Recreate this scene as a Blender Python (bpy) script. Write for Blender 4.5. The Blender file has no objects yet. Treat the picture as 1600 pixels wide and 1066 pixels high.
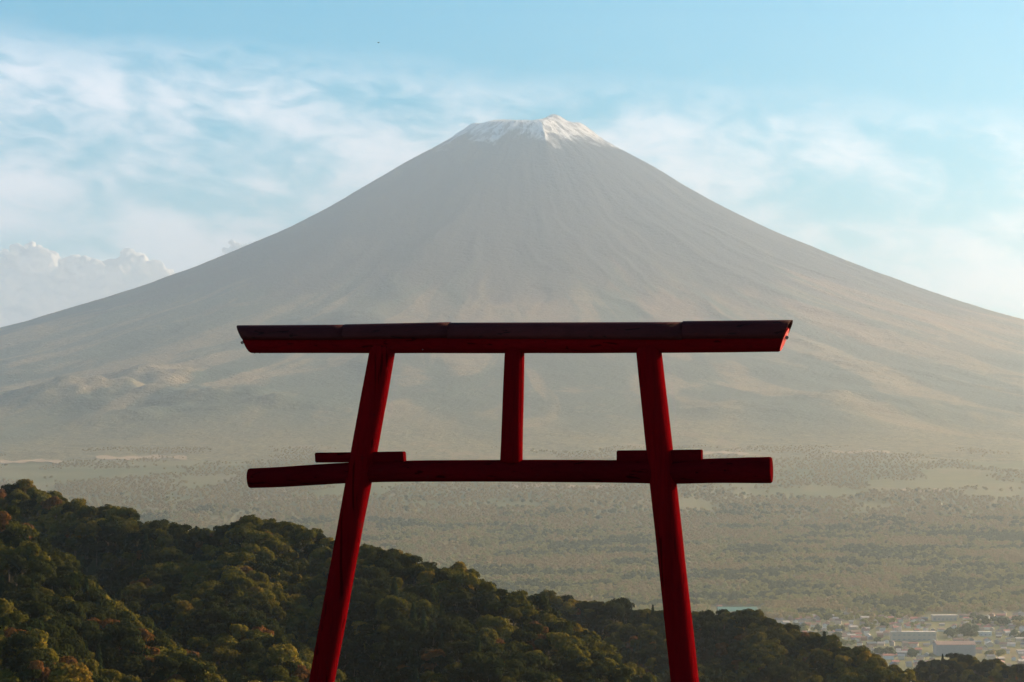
import bpy, bmesh, math, random
import numpy as np
from mathutils import Vector, Matrix

R = math.radians
random.seed(7)
rng = np.random.default_rng(11)
scene = bpy.context.scene
col = scene.collection

# ------------------------------------------------------------------ camera
CZ = 300.0                       # height of the camera above the town
W, H = 1600.0, 1066.0            # pixel frame used for reading positions
FPX = 4537.0                     # focal length in those pixels (about 20 degrees wide)
PITCH = math.atan(187.0 / FPX)   # horizon at row 720
cam_d = bpy.data.cameras.new('camera')
cam = bpy.data.objects.new('camera', cam_d); col.objects.link(cam)
cam.location = (0, 0, CZ)
cam.rotation_euler = (math.pi / 2 + PITCH, 0, 0)
cam_d.sensor_width = 36.0
cam_d.lens = 36.0 * FPX / W
cam_d.clip_start = 0.5
cam_d.clip_end = 200000.0
scene.camera = cam

# ------------------------------------------------------------------ sun and sky
SUN_AZ, SUN_EL = R(62.0), R(21.0)      # azimuth clockwise from the view direction
sun_dir = Vector((math.sin(SUN_AZ) * math.cos(SUN_EL), math.cos(SUN_AZ) * math.cos(SUN_EL), math.sin(SUN_EL)))
sl = bpy.data.lights.new('sun', 'SUN')
sl.energy = 5.0
sl.angle = R(0.53)
sl.color = (1.0, 0.675, 0.38)
sun = bpy.data.objects.new('sun', sl); col.objects.link(sun)
sun.rotation_euler = (-sun_dir).to_track_quat('-Z', 'Y').to_euler()
sun.location = (60, 40, CZ + 60)

world = bpy.data.worlds.new('World'); scene.world = world
world.use_nodes = True
SKY_STRENGTH = 0.05
EXPOSURE = 1.56

def build_world():
    nt = world.node_tree; N, L = nt.nodes, nt.links
    N.clear()
    out = N.new('ShaderNodeOutputWorld'); bg = N.new('ShaderNodeBackground')
    bg.inputs['Strength'].default_value = SKY_STRENGTH
    L.new(bg.outputs[0], out.inputs[0])
    sky = N.new('ShaderNodeTexSky'); sky.sky_type = 'NISHITA'
    sky.sun_disc = False
    sky.sun_elevation = SUN_EL; sky.sun_rotation = SUN_AZ
    sky.altitude = 1000.0; sky.air_density = 1.0; sky.dust_density = 0.6; sky.ozone_density = 1.4
    tint = N.new('ShaderNodeMix'); tint.data_type = 'RGBA'; tint.blend_type = 'MULTIPLY'
    tint.inputs['Factor'].default_value = 1.0
    tint.inputs['B'].default_value = (0.13, 0.92, 1.09, 1)
    L.new(sky.outputs[0], tint.inputs['A'])
    tc = N.new('ShaderNodeTexCoord'); sep = N.new('ShaderNodeSeparateXYZ')
    L.new(tc.outputs['Generated'], sep.inputs[0])
    def math_(op, a, b=None, c=None):
        n = N.new('ShaderNodeMath'); n.operation = op
        for i, v in enumerate((a, b, c)):
            if v is None: continue
            if isinstance(v, (int, float)): n.inputs[i].default_value = v
            else: L.new(v, n.inputs[i])
        return n.outputs[0]
    az = math_('MULTIPLY', math_('ARCTAN2', sep.outputs[0], sep.outputs[1]), 57.2958)
    el = math_('MULTIPLY', math_('ARCSINE', sep.outputs[2]), 57.2958)
    tilt = math_('ADD', el, math_('MULTIPLY', az, 0.085))
    def noise(su, sv, seed, detail, rough, dist):
        cb = N.new('ShaderNodeCombineXYZ')
        L.new(math_('MULTIPLY', az, su), cb.inputs[0]); L.new(math_('MULTIPLY', tilt, sv), cb.inputs[1])
        cb.inputs[2].default_value = seed
        nz = N.new('ShaderNodeTexNoise'); nz.inputs['Scale'].default_value = 1.0
        nz.inputs['Detail'].default_value = detail; nz.inputs['Roughness'].default_value = rough
        nz.inputs['Distortion'].default_value = dist
        L.new(cb.outputs[0], nz.inputs['Vector'])
        return nz.outputs['Fac']
    def smooth(v, a, b):
        m = N.new('ShaderNodeMapRange'); m.interpolation_type = 'SMOOTHSTEP'
        L.new(v, m.inputs[0]); m.inputs[1].default_value = a; m.inputs[2].default_value = b
        return m.outputs[0]
    big = noise(0.30, 0.80, 3.7, 7, 0.52, 0.4)
    fine = noise(1.3, 3.0, 9.1, 6, 0.6, 0.8)
    n1 = math_('ADD', math_('MULTIPLY', big, 0.72), math_('MULTIPLY', fine, 0.28))
    edge = math_('ADD', tilt, math_('MULTIPLY', math_('SUBTRACT', big, 0.5), 2.2))
    top = math_('SUBTRACT', 1.0, smooth(edge, 6.7, 8.0))
    body = smooth(n1, 0.36, 0.61)
    fac = math_('MULTIPLY', math_('MULTIPLY', top, body), 0.80)
    veil = math_('MULTIPLY', math_('SUBTRACT', 1.0, smooth(tilt, 2.4, 6.6)), 0.32)      # thin high veil towards the horizon
    fac = math_('SUBTRACT', math_('ADD', fac, veil), math_('MULTIPLY', fac, veil))
    cl = N.new('ShaderNodeMix'); cl.data_type = 'RGBA'
    L.new(fac, cl.inputs['Factor']); L.new(tint.outputs['Result'], cl.inputs['A'])
    cl.inputs['B'].default_value = (11.5, 10.6, 10.8, 1)
    L.new(cl.outputs['Result'], bg.inputs['Color'])
build_world()

vs = scene.view_settings
vs.view_transform = 'Standard'; vs.look = 'None'; vs.gamma = 1.0; vs.exposure = EXPOSURE
vs.use_curve_mapping = False
cy = scene.cycles
cy.use_denoising = True
cy.max_bounces = 7; cy.diffuse_bounces = 4; cy.glossy_bounces = 2; cy.transmission_bounces = 6
cy.transparent_max_bounces = 8; cy.volume_bounces = 1
cy.sample_clamp_indirect = 10.0

# ------------------------------------------------------------------ helpers
CP, SP = math.cos(PITCH), math.sin(PITCH)
def ray(px, py):
    """world direction of a photograph pixel, scaled so that its y component is 1"""
    a = (px - W / 2) / FPX; b = (H / 2 - py) / FPX
    d = Vector((a, CP - b * SP, SP + b * CP))
    return d / d.y
def at(px, py, D):
    d = ray(px, py)
    return Vector((d.x * D, D, CZ + d.z * D))

def tag(o, label=None, cat=None, group=None, kind=None):
    if label: o['label'] = label
    if cat: o['category'] = cat
    if group: o['group'] = group
    if kind: o['kind'] = kind
    return o
def link(o, parent=None):
    col.objects.link(o)
    if parent is not None: o.parent = parent
    return o
def empty(name, loc, rz=0.0):
    o = bpy.data.objects.new(name, None); o.location = loc; o.rotation_euler = (0, 0, rz)
    o.empty_display_size = 0.5
    return link(o)
def mesh_np(name, verts, faces, mats, smooth=False, mat_idx=None):
    """verts (N,3) and faces (M,k) arrays -> mesh data"""
    verts = np.asarray(verts, dtype=np.float32); faces = np.asarray(faces, dtype=np.int32)
    me = bpy.data.meshes.new(name)
    k = faces.shape[1]
    me.vertices.add(len(verts)); me.vertices.foreach_set('co', verts.ravel())
    me.loops.add(faces.size); me.loops.foreach_set('vertex_index', faces.ravel())
    me.polygons.add(len(faces))
    me.polygons.foreach_set('loop_start', np.arange(0, faces.size, k, dtype=np.int32))
    me.polygons.foreach_set('loop_total', np.full(len(faces), k, dtype=np.int32))
    for m in (mats if isinstance(mats, (list, tuple)) else [mats]): me.materials.append(m)
    if mat_idx is not None: me.polygons.foreach_set('material_index', np.asarray(mat_idx, dtype=np.int32))
    if smooth: me.polygons.foreach_set('use_smooth', np.ones(len(faces), dtype=bool))
    me.update(calc_edges=True); me.validate()
    return me
def mesh_bm(name, bm, mats, smooth=False):
    me = bpy.data.meshes.new(name); bm.to_mesh(me); bm.free()
    for m in (mats if isinstance(mats, (list, tuple)) else [mats]): me.materials.append(m)
    if smooth:
        me.polygons.foreach_set('use_smooth', np.ones(len(me.polygons), dtype=bool))
    return me

def _hash(ix, iy, seed):
    h = (ix.astype(np.int64) * 374761393 + iy.astype(np.int64) * 668265263 + seed * 974634777) & 0xFFFFFFFF
    h = ((h ^ (h >> 13)) * 1274126177) & 0xFFFFFFFF
    h = (h ^ (h >> 16)) & 0xFFFFFFFF
    return h / 4294967295.0
def vnoise(x, y, seed=0):
    x = np.asarray(x, dtype=np.float64); y = np.asarray(y, dtype=np.float64)
    ix, iy = np.floor(x), np.floor(y); fx, fy = x - ix, y - iy
    ux, uy = fx * fx * fx * (fx * (fx * 6 - 15) + 10), fy * fy * fy * (fy * (fy * 6 - 15) + 10)
    a, b = _hash(ix, iy, seed), _hash(ix + 1, iy, seed)
    c, d = _hash(ix, iy + 1, seed), _hash(ix + 1, iy + 1, seed)
    return (a + (b - a) * ux) * (1 - uy) + (c + (d - c) * ux) * uy
def fbm(x, y, oct=5, seed=0, gain=0.5):
    s, amp, tot = 0.0, 1.0, 0.0
    for o in range(oct):
        s = s + amp * (vnoise(x * 2 ** o + 17.3 * o, y * 2 ** o - 9.1 * o, seed + o) * 2 - 1); tot += amp; amp *= gain
    return s / tot
def ridged(x, y, oct=4, seed=0):
    s, amp, tot = 0.0, 1.0, 0.0
    for o in range(oct):
        s = s + amp * (1 - np.abs(vnoise(x * 2 ** o, y * 2 ** o, seed + o) * 2 - 1)); tot += amp; amp *= 0.5
    return s / tot

class Mat:
    """small wrapper for building a node material"""
    def __init__(self, name):
        self.m = bpy.data.materials.new(name); self.m.use_nodes = True
        self.nt = self.m.node_tree; self.N, self.L = self.nt.nodes, self.nt.links
        self.bsdf = self.N['Principled BSDF']
    def set(self, k, v):
        if hasattr(v, 'is_output') or hasattr(v, 'links'): self.L.new(v, self.bsdf.inputs[k])
        else: self.bsdf.inputs[k].default_value = v
        return self
    def link(self, a, b): self.L.new(a, b)
    def coord(self, kind='Object'):
        return self.N.new('ShaderNodeTexCoord').outputs[kind]
    def mapping(self, v, scale=(1, 1, 1), rot=(0, 0, 0)):
        n = self.N.new('ShaderNodeMapping'); self.L.new(v, n.inputs[0])
        n.inputs['Scale'].default_value = scale; n.inputs['Rotation'].default_value = rot
        return n.outputs[0]
    def noise(self, v, scale, detail=5, rough=0.55, dist=0.0):
        n = self.N.new('ShaderNodeTexNoise'); self.L.new(v, n.inputs['Vector'])
        n.inputs['Scale'].default_value = scale; n.inputs['Detail'].default_value = detail
        n.inputs['Roughness'].default_value = rough; n.inputs['Distortion'].default_value = dist
        return n.outputs['Fac']
    def math(self, op, a, b=None, clamp=False):
        n = self.N.new('ShaderNodeMath'); n.operation = op; n.use_clamp = clamp
        for i, v in enumerate((a, b)):
            if v is None: continue
            if isinstance(v, (int, float)): n.inputs[i].default_value = v
            else: self.L.new(v, n.inputs[i])
        return n.outputs[0]
    def smooth(self, v, a, b):
        n = self.N.new('ShaderNodeMapRange'); n.interpolation_type = 'SMOOTHSTEP'
        self.L.new(v, n.inputs[0]); n.inputs[1].default_value = a; n.inputs[2].default_value = b
        return n.outputs[0]
    def mix(self, f, a, b, blend='MIX'):
        n = self.N.new('ShaderNodeMix'); n.data_type = 'RGBA'; n.blend_type = blend
        for s, v in (('Factor', f), ('A', a), ('B', b)):
            if isinstance(v, (int, float)): n.inputs[s].default_value = v
            elif isinstance(v, (tuple, list)): n.inputs[s].default_value = (*v[:3], 1)
            else: self.L.new(v, n.inputs[s])
        return n.outputs['Result']
    def ramp(self, v, stops):
        n = self.N.new('ShaderNodeValToRGB'); self.L.new(v, n.inputs[0])
        e = n.color_ramp.elements
        while len(e) < len(stops): e.new(0.5)
        for s, (p, c) in zip(e, stops): s.position = p; s.color = (*c[:3], 1)
        return n.outputs[0]
    def xyz(self, v):
        n = self.N.new('ShaderNodeSeparateXYZ'); self.L.new(v, n.inputs[0]); return n.outputs
    def combine(self, x, y, z=0.0):
        n = self.N.new('ShaderNodeCombineXYZ')
        for i, v in enumerate((x, y, z)):
            if isinstance(v, (int, float)): n.inputs[i].default_value = v
            else: self.L.new(v, n.inputs[i])
        return n.outputs[0]
    def random(self): return self.N.new('ShaderNodeObjectInfo').outputs['Random']
    def bump(self, h, strength=0.3, dist=0.01):
        n = self.N.new('ShaderNodeBump'); n.inputs['Strength'].default_value = strength
        n.inputs['Distance'].default_value = dist; self.L.new(h, n.inputs['Height'])
        self.L.new(n.outputs[0], self.bsdf.inputs['Normal']); return self

# ------------------------------------------------------------------ the mountain and the plain
SX, SY = at(822, 600, 20000).x, 20000.0          # foot point of the summit
PXM = 20000.0 / FPX                              # metres per photograph pixel at that distance
PROF = np.array([(0, 528), (60, 528), (84, 526), (104, 513), (126, 498), (190, 464), (290, 402), (380, 354), (460, 320), (550, 283), (640, 249),
                 (735, 217), (820, 194), (1000, 146), (1300, 86), (1600, 46), (1850, 20), (2155, -2), (2722, -44), (3243, -66.5), (3600, -68), (9000, -68)], float)
def profile(r):
    return np.interp(r / PXM, PROF[:, 0], PROF[:, 1]) * PXM
CONES = [(px, py, D, rad, a * 0.8) for (px, py, D, rad, a) in [(255, 585, 14600, 420, 105), (150, 628, 13800, 360, 80), (330, 640, 13600, 380, 75), (60, 640, 13900, 420, 60), (520, 520, 16200, 330, 70),
         (215, 665, 13000, 300, 55), (420, 660, 13200, 330, 45), (1330, 640, 13500, 420, 50), (1180, 660, 13000, 330, 40), (1290, 560, 15000, 360, 40)]]
def far_height(x, y):
    dx, dy = x - SX, y - SY
    r = np.hypot(dx, dy); th = np.arctan2(dx, -dy)          # 0 = towards the camera, positive to the right
    # smooth the polyline profile a little by averaging
    h = (profile(np.maximum(r - 110, 0)) + 2 * profile(r) + profile(r + 110)) / 4
    q = np.clip(r / 3600.0, 0, 1)
    lr = np.log(np.maximum(r, 60.0))
    # radial gullies and ribs
    wob = fbm(dx / 1100.0, dy / 1100.0, 4, 41) * 0.13
    g1 = ridged(th * 7 + wob * 7, lr * 0.9, 3, 5) - 0.62
    g2 = fbm(th * 34 + wob * 30, lr * 1.6, 4, 15)
    amp = np.interp(r, [0, 300, 700, 2000, 4000, 7000, 9500, 11000], [0, 5, 22, 42, 52, 45, 18, 0])
    h = h + g1 * amp + g2 * amp * 0.08
    # rim of the crater: high points seen along the top edge
    def bump(px, front, a, s):
        bx, by = (px - 822) * PXM, -front
        return a * np.exp(-(((dx - bx) ** 2 + (dy - by) ** 2) / (2 * s * s)))
    h = h + bump(864, 60, 70, 58) + bump(858, 190, 30, 60) + bump(738, 30, 26, 55) + bump(790, 120, 18, 90) + bump(908, 80, 30, 60)
    h = h - bump(826, 150, 26, 60) - bump(822, -60, 40, 150)
    # the spur that divides the lit side from the shaded one below the summit
    spur_x = 24 * PXM + (-dy) * 0.02
    h = h + np.where(dy < 0, 46 * np.exp(-((dx - spur_x) / 80.0) ** 2) * np.exp(-((-dy - 620) / 260.0) ** 2), 0)
    h = h + np.where(r > 500, fbm(dx / 260.0, dy / 260.0, 4, 61) * 4 * q, fbm(dx / 120.0, dy / 120.0, 4, 63) * 9)
    for (px, py, D, rad, a) in CONES:
        bx = (px - 800) / FPX * D; by = D
        d2 = ((x - bx) ** 2 + (y - by) ** 2) / (rad * rad)
        h = h + a * np.exp(-d2) * (1 + 0.75 * fbm(x / 210.0, y / 210.0, 4, 71))
    # gentle swells of the plain
    pl = np.clip((r - 8500) / 2500, 0, 1)
    h = h + pl * (fbm(x / 1500.0, y / 1500.0, 3, 81) * 9 + fbm(x / 420.0, y / 420.0, 3, 83) * 4)
    return CZ + h

def polar_mesh(name, rings, angles, mat, origin):
    rr, aa = np.meshgrid(rings, angles, indexing='ij')
    x = SX + rr * np.sin(aa); y = SY - rr * np.cos(aa)
    z = far_height(x, y)
    nr, na = rr.shape
    v = np.stack([x - origin[0], y - origin[1], z - origin[2]], -1).reshape(-1, 3)
    i, j = np.meshgrid(np.arange(nr - 1), np.arange(na), indexing='ij')
    j2 = (j + 1) % na
    f = np.stack([i * na + j, (i + 1) * na + j, (i + 1) * na + j2, i * na + j2], -1).reshape(-1, 4)
    return mesh_np(name, v, f, mat, smooth=True)

def mountain_material():
    M = Mat('volcanic_slopes')
    co = M.coord('Object'); x, y, z = M.xyz(co)
    r = M.math('SQRT', M.math('ADD', M.math('MULTIPLY', x, x), M.math('MULTIPLY', y, y)))
    th = M.math('ARCTAN2', x, M.math('MULTIPLY', y, -1.0))
    # streaks that run down the slope
    polar = M.combine(M.math('MULTIPLY', th, 8.0), M.math('MULTIPLY', r, 0.0007), 0.0)
    streak = M.noise(polar, 1.0, 4, 0.5, 1.1)
    fine = M.noise(M.combine(M.math('MULTIPLY', th, 46.0), M.math('MULTIPLY', r, 0.0016), 3.0), 1.0, 5, 0.6, 0.3)
    patch = M.noise(M.combine(M.math('MULTIPLY', th, 13.0), M.math('MULTIPLY', r, 0.00042), 5.0), 1.0, 6, 0.6, 0.9)
    mott = M.noise(co, 0.011, 6, 0.7)
    canopy = M.noise(co, 0.032, 4, 0.65)
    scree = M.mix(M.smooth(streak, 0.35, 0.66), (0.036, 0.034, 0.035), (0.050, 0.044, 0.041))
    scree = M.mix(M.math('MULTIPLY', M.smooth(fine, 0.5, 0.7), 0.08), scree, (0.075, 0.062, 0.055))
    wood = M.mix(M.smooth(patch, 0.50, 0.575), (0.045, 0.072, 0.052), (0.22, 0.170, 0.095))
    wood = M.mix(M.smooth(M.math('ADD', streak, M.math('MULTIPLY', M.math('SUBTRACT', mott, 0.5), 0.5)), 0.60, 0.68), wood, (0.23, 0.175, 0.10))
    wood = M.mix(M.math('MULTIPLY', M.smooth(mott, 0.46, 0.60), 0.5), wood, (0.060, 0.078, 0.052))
    low = M.mix(M.smooth(M.math('ADD', M.math('MULTIPLY', canopy, 0.6), M.math('MULTIPLY', mott, 0.4)), 0.42, 0.58), (0.080, 0.088, 0.044), (0.210, 0.180, 0.090))      # forest of the foot, lightened to stand in for low-lying haze
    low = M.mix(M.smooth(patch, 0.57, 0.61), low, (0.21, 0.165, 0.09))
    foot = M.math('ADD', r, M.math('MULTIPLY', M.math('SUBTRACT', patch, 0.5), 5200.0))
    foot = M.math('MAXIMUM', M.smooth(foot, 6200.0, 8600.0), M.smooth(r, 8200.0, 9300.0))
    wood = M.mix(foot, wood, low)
    redden = M.math('MULTIPLY', M.smooth(z, -1900.0, -1350.0), M.math('MULTIPLY', M.smooth(x, -1800.0, 1200.0), M.smooth(M.noise(M.combine(M.math('MULTIPLY', th, 9.0), M.math('MULTIPLY', r, 0.0006), 11.0), 1.0, 5, 0.6, 1.0), 0.42, 0.58)))
    wood = M.mix(M.math('MULTIPLY', redden, 0.65), wood, (0.29, 0.15, 0.085))      # autumn wood along the tree line
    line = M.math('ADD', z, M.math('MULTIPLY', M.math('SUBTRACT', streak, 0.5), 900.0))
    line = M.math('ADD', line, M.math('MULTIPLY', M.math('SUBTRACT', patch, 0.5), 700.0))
    c = M.mix(M.smooth(line, -1420.0, -1180.0), wood, scree)  # dark scree above, pale slopes below: low haze painted into the colour
    # the snow cap, ragged at its lower edge
    sl_ = M.math('ADD', z, M.math('MULTIPLY', M.math('SUBTRACT', M.noise(co, 0.0042, 5, 0.6, 0.8), 0.5), 420.0))
    sl_ = M.math('ADD', sl_, M.math('MULTIPLY', M.math('SUBTRACT', fine, 0.5), 90.0))
    bare = M.smooth(M.noise(M.combine(M.math('MULTIPLY', th, 9.0), M.math('MULTIPLY', r, 0.006), 7.0), 1.0, 6, 0.68, 0.6), 0.47, 0.57)
    snow = M.math('MULTIPLY', M.smooth(sl_, -190.0, -110.0), M.math('SUBTRACT', 1.0, M.math('MULTIPLY', bare, 0.72)))
    c = M.mix(snow, c, (0.80, 0.80, 0.80))
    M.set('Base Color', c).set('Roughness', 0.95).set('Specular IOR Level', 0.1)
    M.bump(M.math('ADD', canopy, M.math('MULTIPLY', mott, 0.8)), 1.0, 14.0)
    return M.m
def plain_material():
    M = Mat('plain_ground')
    co = M.coord('Object')
    a = M.noise(co, 0.0016, 5, 0.6, 0.7); b = M.noise(M.mapping(co, (1, 0.55, 1)), 0.006, 5, 0.6, 0.4)
    c = M.mix(M.smooth(a, 0.42, 0.58), (0.100, 0.112, 0.046), (0.145, 0.142, 0.064))
    c = M.mix(M.smooth(b, 0.54, 0.66), c, (0.16, 0.14, 0.07))
    M.set('Base Color', c).set('Roughness', 0.95).set('Specular IOR Level', 0.1)
    return M.m

SUM_Z = CZ + 528 * PXM
def build_far():
    front = np.linspace(-R(112), R(112), 900, endpoint=False)
    back = np.linspace(R(112), R(248), 130, endpoint=False)
    ang = np.concatenate([front, back])
    rings = np.concatenate([np.linspace(2, 900, 70, endpoint=False), np.linspace(900, 4200, 130, endpoint=False), np.linspace(4200, 9400, 110)])
    org = (SX, SY, SUM_Z)
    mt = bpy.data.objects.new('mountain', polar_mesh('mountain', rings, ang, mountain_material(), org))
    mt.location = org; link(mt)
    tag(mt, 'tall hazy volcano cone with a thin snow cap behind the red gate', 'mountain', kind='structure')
    # plain: a rectangular ring of ground round the mountain's foot, finely divided where it is seen
    a1 = np.concatenate([np.linspace(-R(16), R(16), 330, endpoint=False), np.linspace(R(16), R(344), 220, endpoint=False)])
    rings = np.concatenate([np.linspace(9400, 16400, 170, endpoint=False), np.linspace(16400, 34000, 24)])
    rr, aa = np.meshgrid(rings, a1, indexing='ij')
    x = SX + rr * np.sin(aa); y = SY - rr * np.cos(aa)
    z = far_height(x, y)
    x = np.clip(x, -13000, 13000); y = np.clip(y, -4000, 31500)
    nr, na = rr.shape
    v = np.stack([x, y, z], -1).reshape(-1, 3)
    i, j = np.meshgrid(np.arange(nr - 1), np.arange(na), indexing='ij'); j2 = (j + 1) % na
    f = np.stack([i * na + j, (i + 1) * na + j, (i + 1) * na + j2, i * na + j2], -1).reshape(-1, 4)
    pl = bpy.data.objects.new('plain', mesh_np('plain', v, f, plain_material(), smooth=True)); link(pl)
    tag(pl, 'wide green plain at the foot of the volcano', 'plain', kind='structure')
build_far()

# pale mown fields cut into the forest at the mountain's foot
def hits(pxs, pys, d0=4000.0, d1=17000.0, steps=150):
    """where the sight lines of many pixels meet the far ground"""
    dirs = np.array([ray(a, b)[:] for a, b in zip(pxs, pys)])
    lo = np.full(len(dirs), d0); hi = np.full(len(dirs), d1); done = np.zeros(len(dirs), bool); prev = d0
    gap = lambda D: CZ + dirs[:, 2] * D - far_height(dirs[:, 0] * D, D)
    for D in np.geomspace(d0, d1, steps)[1:]:
        g = gap(np.full(len(dirs), D)); hit = (g < 0) & ~done
        lo[hit] = prev; hi[hit] = D; done |= hit; prev = D
    for _ in range(14):
        mid = (lo + hi) / 2; below = gap(mid) < 0
        hi = np.where(below, mid, hi); lo = np.where(below, lo, mid)
    x, y = dirs[:, 0] * hi, hi
    return np.stack([x, y, far_height(x, y)], -1)
def build_fields():
    M = Mat('mown_grass'); n = M.noise(M.mapping(M.coord('Object'), (1, 4, 1)), 0.004, 4)
    M.set('Base Color', M.mix(n, (0.24, 0.185, 0.105), (0.33, 0.24, 0.15))).set('Roughness', 1.0)
    rows = [(150, 292, 716, 6, 'long pale field strip left of the gate below the dark knolls'), (0, 98, 722, 5, 'pale field strip at the left edge above the wooded ridge'),
            (395, 520, 781, 3, 'thin pale field strip under the tie beam\'s left end'), (800, 960, 761, 5, 'pale field just under the tie beam between the posts'),
            (1075, 1170, 709, 4, 'pale field strip right of the right wedge'), (1405, 1482, 768, 6, 'pinkish field at the right foot of the volcano'), (1300, 1390, 707, 4, 'narrow pale field right of the tie beam end')]
    for (x0, x1, y, hgt, lab) in rows:
        V, F, nx, ny = [], [], 26, 5
        QX, QY = [(x0 + x1) / 2], [y]
        for i in range(nx):
            for j in range(ny):
                px = x0 + (x1 - x0) * i / (nx - 1); u = j / (ny - 1)
                QX.append(px); QY.append(y + hgt * (0.5 - u) * (0.75 + 0.4 * math.sin(i * 0.9 + x0)) + 1.2 * math.sin(i * 0.31 + x0))
        P = hits(QX, QY, 6500.0, 16500.0, 90); a = P[0]; V = [tuple(v) for v in P[1:] - a + np.array([0, 0, 3.0])]
        for i in range(nx - 1):
            for j in range(ny - 1): F.append((i * ny + j, (i + 1) * ny + j, (i + 1) * ny + j + 1, i * ny + j + 1))
        me = bpy.data.meshes.new('field'); me.from_pydata(V, [], F); me.materials.append(M.m); me.update()
        o = bpy.data.objects.new('field', me); o.location = a; link(o)
        tag(o, lab, 'field', kind='structure')
build_fields()

# ------------------------------------------------------------------ the wooded hills in front
TREE_UP = 5.0
RIDGES = {
 'skyline': dict(slope=0.78, w=10, pts=[(-420, 700, 1010), (-200, 735, 980), (0, 762, 950), (60, 778, 930), (150, 799, 900), (270, 824, 870), (335, 832, 850), (420, 820, 830), (500, 832, 815), (560, 858, 800),
              (650, 879, 780), (700, 893, 770), (750, 920, 755), (800, 952, 740), (860, 1000, 720), (910, 1042, 700), (960, 1085, 685), (1050, 1160, 660)]),
 'skyline_a': dict(slope=0.80, w=6, pts=[(420, 822, 830), (400, 880, 770), (330, 930, 720), (395, 990, 665), (415, 1060, 620), (430, 1150, 560)]),
 'skyline_b': dict(slope=0.80, w=6, pts=[(590, 868, 795), (600, 930, 735), (690, 985, 680), (760, 1035, 640), (800, 1100, 600)]),
 'skyline_c': dict(slope=0.80, w=6, pts=[(270, 830, 870), (262, 900, 800), (200, 940, 760)]),
 'behind': dict(slope=0.72, w=10, pts=[(700, 960, 1150), (770, 943, 1130), (850, 934, 1115), (920, 938, 1100), (970, 952, 1085), (1030, 958, 1070), (1100, 967, 1055), (1150, 966, 1045), (1172, 962, 1040), (1205, 980, 1025),
              (1250, 1000, 1010), (1310, 1016, 990), (1350, 1032, 970), (1400, 1052, 950), (1450, 1082, 930), (1520, 1120, 900)]),
 'behind_a': dict(slope=0.80, w=6, pts=[(1030, 958, 1070), (1010, 1005, 1000), (1080, 1050, 940), (1120, 1110, 880)]),
 'behind_b': dict(slope=0.80, w=6, pts=[(1205, 980, 1025), (1200, 1036, 960), (1260, 1075, 910)]),
 'near_spur': dict(slope=0.85, w=6, pts=[(-260, 640, 740), (-120, 742, 690), (-40, 808, 655), (0, 840, 640), (35, 866, 625), (65, 897, 612), (105, 938, 598), (155, 978, 582), (205, 1012, 566), (250, 1047, 552), (300, 1100, 535)]),
 'near_spur_a': dict(slope=0.85, w=5, pts=[(65, 897, 612), (40, 960, 570), (90, 1020, 535), (120, 1090, 500)]),
 'corner': dict(slope=0.9, w=5, pts=[(-200, 830, 560), (-60, 935, 520), (0, 985, 500), (35, 1014, 488), (70, 1042, 478), (110, 1080, 465)]),
 'far_right': dict(slope=0.72, w=12, pts=[(1380, 1090, 1480), (1430, 1052, 1470), (1485, 1027, 1460), (1530, 1032, 1450), (1600, 1047, 1440), (1750, 1085, 1420)]),
}
SEGS = []
for key, rd in RIDGES.items():
    P = []
    for (px, py, D) in rd['pts']:
        p = at(px, py, D); P.append((p.x, p.y, p.z - TREE_UP))
    for a, b in zip(P[:-1], P[1:]): SEGS.append((a, b, 1.12 if key == 'skyline' and a[0] < -75 else rd['slope'], rd['w'], key.split('_a')[0].split('_b')[0].split('_c')[0]))
# the knoll the gate and the camera stand on
KNOLL = [((0.0, -160.0, CZ - 4.0), (0.0, 0.0, CZ - 1.6)), ((0.0, 0.0, CZ - 1.6), (0.0, 26.0, CZ - 2.85))]
KEYS = ['skyline', 'behind', 'near_spur', 'corner', 'far_right']
def hills_height(x, y, want_key=False):
    x = np.asarray(x, float); y = np.asarray(y, float)
    warp = fbm(x / 46.0, y / 46.0, 3, 91) * 7.0; warp2 = fbm(x / 46.0 + 40, y / 46.0, 3, 95) * 7.0
    xs, ys = x + warp, y + warp2
    best = np.full(x.shape, -40.0); key = np.zeros(x.shape, int)
    for (a, b, s, w, k) in SEGS:
        dx, dy = b[0] - a[0], b[1] - a[1]; l2 = dx * dx + dy * dy
        t = np.clip(((xs - a[0]) * dx + (ys - a[1]) * dy) / l2, 0, 1)
        d = np.hypot(xs - a[0] - t * dx, ys - a[1] - t * dy)
        z = a[2] + t * (b[2] - a[2]) - s * (np.sqrt(d * d + w * w) - w)
        m = z > best
        best = np.where(m, z, best)
        if want_key: key = np.where(m, KEYS.index(k), key)
    best = best + fbm(x / 22.0, y / 22.0, 3, 101) * 1.6
    for (a, b) in KNOLL:
        dx, dy = b[0] - a[0], b[1] - a[1]; l2 = dx * dx + dy * dy
        t = np.clip(((x - a[0]) * dx + (y - a[1]) * dy) / l2, 0, 1)
        d = np.hypot(x - a[0] - t * dx, y - a[1] - t * dy)
        best = np.maximum(best, a[2] + t * (b[2] - a[2]) - 0.75 * np.maximum(np.sqrt(d * d + 9) - 6.0, 0) + 0.05 * np.sin(x * 0.7) * np.cos(y * 0.5))
    return (best, key) if want_key else best

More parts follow.
